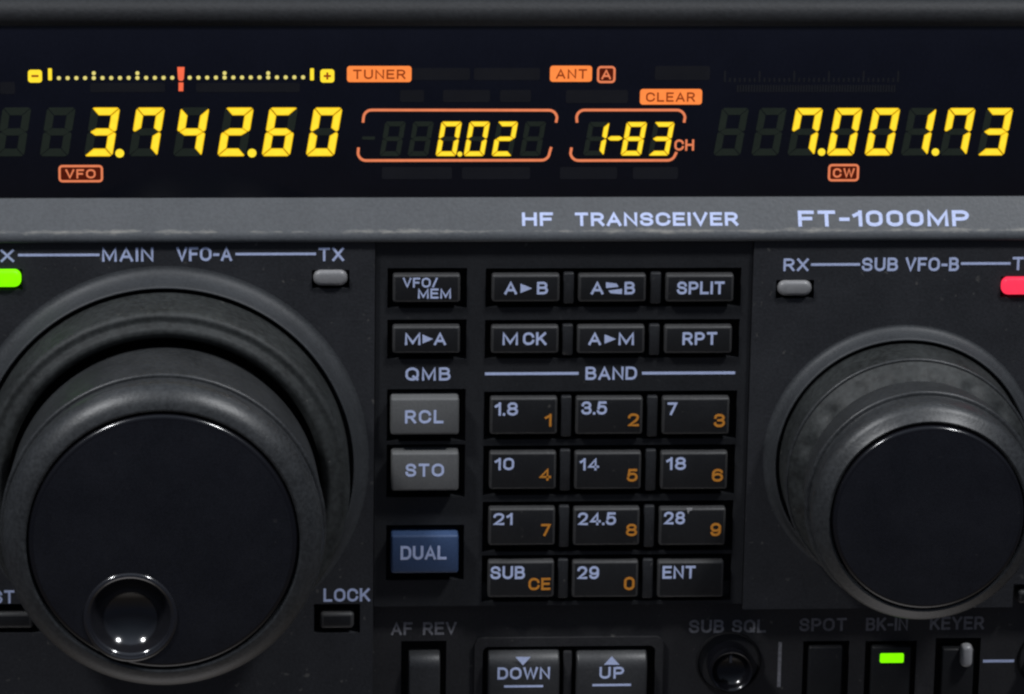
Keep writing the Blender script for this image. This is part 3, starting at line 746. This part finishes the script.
lathe(bm2, [(Ro - 7, b0 + 4), (Ro - 2.4, b0 + 8), (Ro - 1.7, b0 + 14.6), (Ro - .9, b0 + 16.6), (Ro - .2, hf - 9.4), (Ro, hf - 7.9), (Ro - .02, hf - 7.3), (Ro - .3, hf - 7.0), (Ro - .75, hf - 7.1), (Ro - .85, hf - 6.8), (Ro - .6, hf - 5.0), (Ro - .55, hf - 4.0), (Ro - .8, hf - 3.0), (Ro - 1.4, hf - 1.9), (Ro - 2.5, hf - .75), (Ro - 3.5, hf - .15), (Ro - 4.4, hf + .1), (Rf + .55, hf + .15), (Rf + .2, hf + .05), (Rf, hf - .3), (Rf - .1, hf - 1.5), (Rf - 2, hf - 2.2), (Rf - 2.2, hf - 13), (0, hf - 13)], axis_c(c0), 220)
main_knob = obj('tuning_knob', bm2, KNOB, radio, 'large tuning knob with a finger dimple', smooth=True, sharp=60)
obj('shuttle_ring', bm, RING, main_knob, smooth=True, sharp=60)
# cap with the finger cup
hc = hf + .9
cap_pl = face(hc - .35); cu_, cv_ = axis(0).x, axis(0).z
dc = cap_pl.ray(130.5, 617.5); kd = scale_at(dc); rd = 47.5 * kd
bm = bmesh.new(); N1, N2 = 200, 96
def circ(cx, cz, r, h, n_): return [bm.verts.new((cx + r * math.cos(2 * math.pi * i / n_), -h, cz + r * math.sin(2 * math.pi * i / n_))) for i in range(n_)]
rows = [circ(cu_, cv_, Rf - .3, hc - 1.9, N1)] + [circ(cu_, cv_, Rf - .3 - 1.0 * (1 - math.cos(math.radians(a))), hc - 1.35 + 1.0 * math.sin(math.radians(a)), N1) for a in range(0, 91, 15)]
for A, B in zip(rows, rows[1:]):
    for i in range(N1): bm.faces.new((A[i], A[(i + 1) % N1], B[(i + 1) % N1], B[i])).material_index = 1
inner = circ(dc[0], dc[2], rd, hc - .35, N2)
ed = [bm.edges.get((rows[-1][i], rows[-1][(i + 1) % N1])) for i in range(N1)] + [bm.edges.new((inner[i], inner[(i + 1) % N2])) for i in range(N2)]
bmesh.ops.triangle_fill(bm, use_beauty=True, use_dissolve=False, edges=ed)
bmesh.ops.recalc_face_normals(bm, faces=bm.faces)
if sum(f.normal.y * f.calc_area() for f in bm.faces) > 0: bmesh.ops.reverse_faces(bm, faces=bm.faces)
obj('knob_cap', bm, [KFACE, GLOSS], main_knob, smooth=True, sharp=30)
bm = bmesh.new()
rb = 40 * kd
prof = [(rd, -.35 - .5), (rd - .02, -.33), (rd - .3, -.02), (rd - .7, .05), (rd - 1.0, -.15), (rb + .8, -.55), (rb + .35, -.62), (rb + .05, -.85)]
for i in range(1, 17):
    a = math.radians(65 * (1 - i / 16)); Rs = rb / math.sin(math.radians(65))
    prof.append((Rs * math.sin(a), -.85 - Rs * (math.cos(a) - math.cos(math.radians(65)))))
lathe(bm, [(r if r > 1e-4 else 0, hc + h) for r, h in prof], Vector((dc[0], 0, dc[2])), 96)
obj('finger_cup', bm, CUP, main_knob, smooth=True, sharp=40)

# smaller knob
HG2 = 4.2
c1 = Vector(solve_center(902.7, 462.6, HG2)); k1 = scale_at(c1); Rg2 = 127 * k1
bm = bmesh.new()
lathe(bm, collar(Rg2, HG2, 0, 1.7), axis_c(c1), 180)
obj('knob_collar', bm, COLLAR, radio, smooth=True, sharp=70)
hf2 = HG2 + 32.7
axis2 = lambda h: Vector((c1.x, -h, c1.z))
Ro2 = 118.5 * scale_at(axis2(hf2 - 2.5)); Rf2 = 98 * scale_at(axis2(hf2))
bm = bmesh.new()
lathe(bm, [(Ro2 - 5, HG2 + 6), (Ro2 - 1.0, HG2 + 15), (Ro2 - .6, hf2 - 12), (Ro2 - .1, hf2 - 9.4), (Ro2 + .1, hf2 - 8.5), (Ro2 + .05, hf2 - 8.1), (Ro2 - .2, hf2 - 7.85), (Ro2 - .75, hf2 - 7.9), (Ro2 - .9, hf2 - 7.6), (Ro2 - .75, hf2 - 5.5), (Ro2 - .7, hf2 - 3.9), (Ro2 - .85, hf2 - 3.0), (Ro2 - 1.25, hf2 - 2.2), (Ro2 - 1.9, hf2 - 1.6), (Ro2 - 2.7, hf2 - 1.1), (Rf2 + .5, hf2 - .35), (Rf2 + .2, hf2 - .45), (Rf2, hf2 - .7), (Rf2 - .1, hf2 - 1.6), (Rf2 - 2, hf2 - 2.2), (0, hf2 - 9)], axis_c(c1), 180)
sub_knob = obj('tuning_knob', bm, KNOB, radio, 'smaller tuning knob with a plain black cap', smooth=True, sharp=60)
Rr2 = Rg2 - 3.2 * k1
NS = 18
def scal(r, h, a):
    if HG2 + 10.2 < h < HG2 + 16 and r < Rr2 - 1.0:
        s = (.5 + .5 * math.cos(a * NS)) ** 1.6
        w = math.exp(-((r - (Rr2 - 2.6)) / 1.15) ** 2)
        return r - .1 * s * w, h - .6 * s * w
    return r, h
pr_ = [(Rr2 - .3, .8), (Rr2, HG2 - 1), (Rr2 - .1, HG2 + 9.3), (Rr2 - .12, HG2 + 9.6), (Rr2 - .25, HG2 + 9.9), (Rr2 - .45, HG2 + 10.1), (Rr2 - .7, HG2 + 10.25)]
for i in range(1, 15):
    f = i / 14; pr_.append((Rr2 - .7 - 3.9 * f, HG2 + 10.4 + 4.4 * f))
pr_ += [(Rr2 - 4.9, HG2 + 14.6), (Rr2 - 5.2, HG2 + 9)]
bm = bmesh.new(); lathe(bm, pr_, axis_c(c1), 240, scal)
lathe(bm, [(Rr2 - .2 + .38 * math.cos(math.radians(a)), HG2 + 9.75 + .38 * math.sin(math.radians(a))) for a in range(-30, 181, 15)], axis_c(c1), 240, mi=1)
obj('shuttle_ring', bm, [RING, KNOB], sub_knob, smooth=True, sharp=60)
bm = bmesh.new()
lathe(bm, [(Rf2 - .3, hf2 - 1.2)] + [(Rf2 - .3 - .8 * (1 - math.cos(math.radians(a))), hf2 - .35 + .8 * math.sin(math.radians(a))) for a in range(0, 91, 15)], axis_c(c1), 180, mi=1)
lathe(bm, [(Rf2 - 1.1, hf2 + .45), (0, hf2 + .45)], axis_c(c1), 180)
bmesh.ops.remove_doubles(bm, verts=bm.verts, dist=1e-4)
obj('knob_cap', bm, [KFACE, GLOSS], sub_knob, smooth=True, sharp=30)
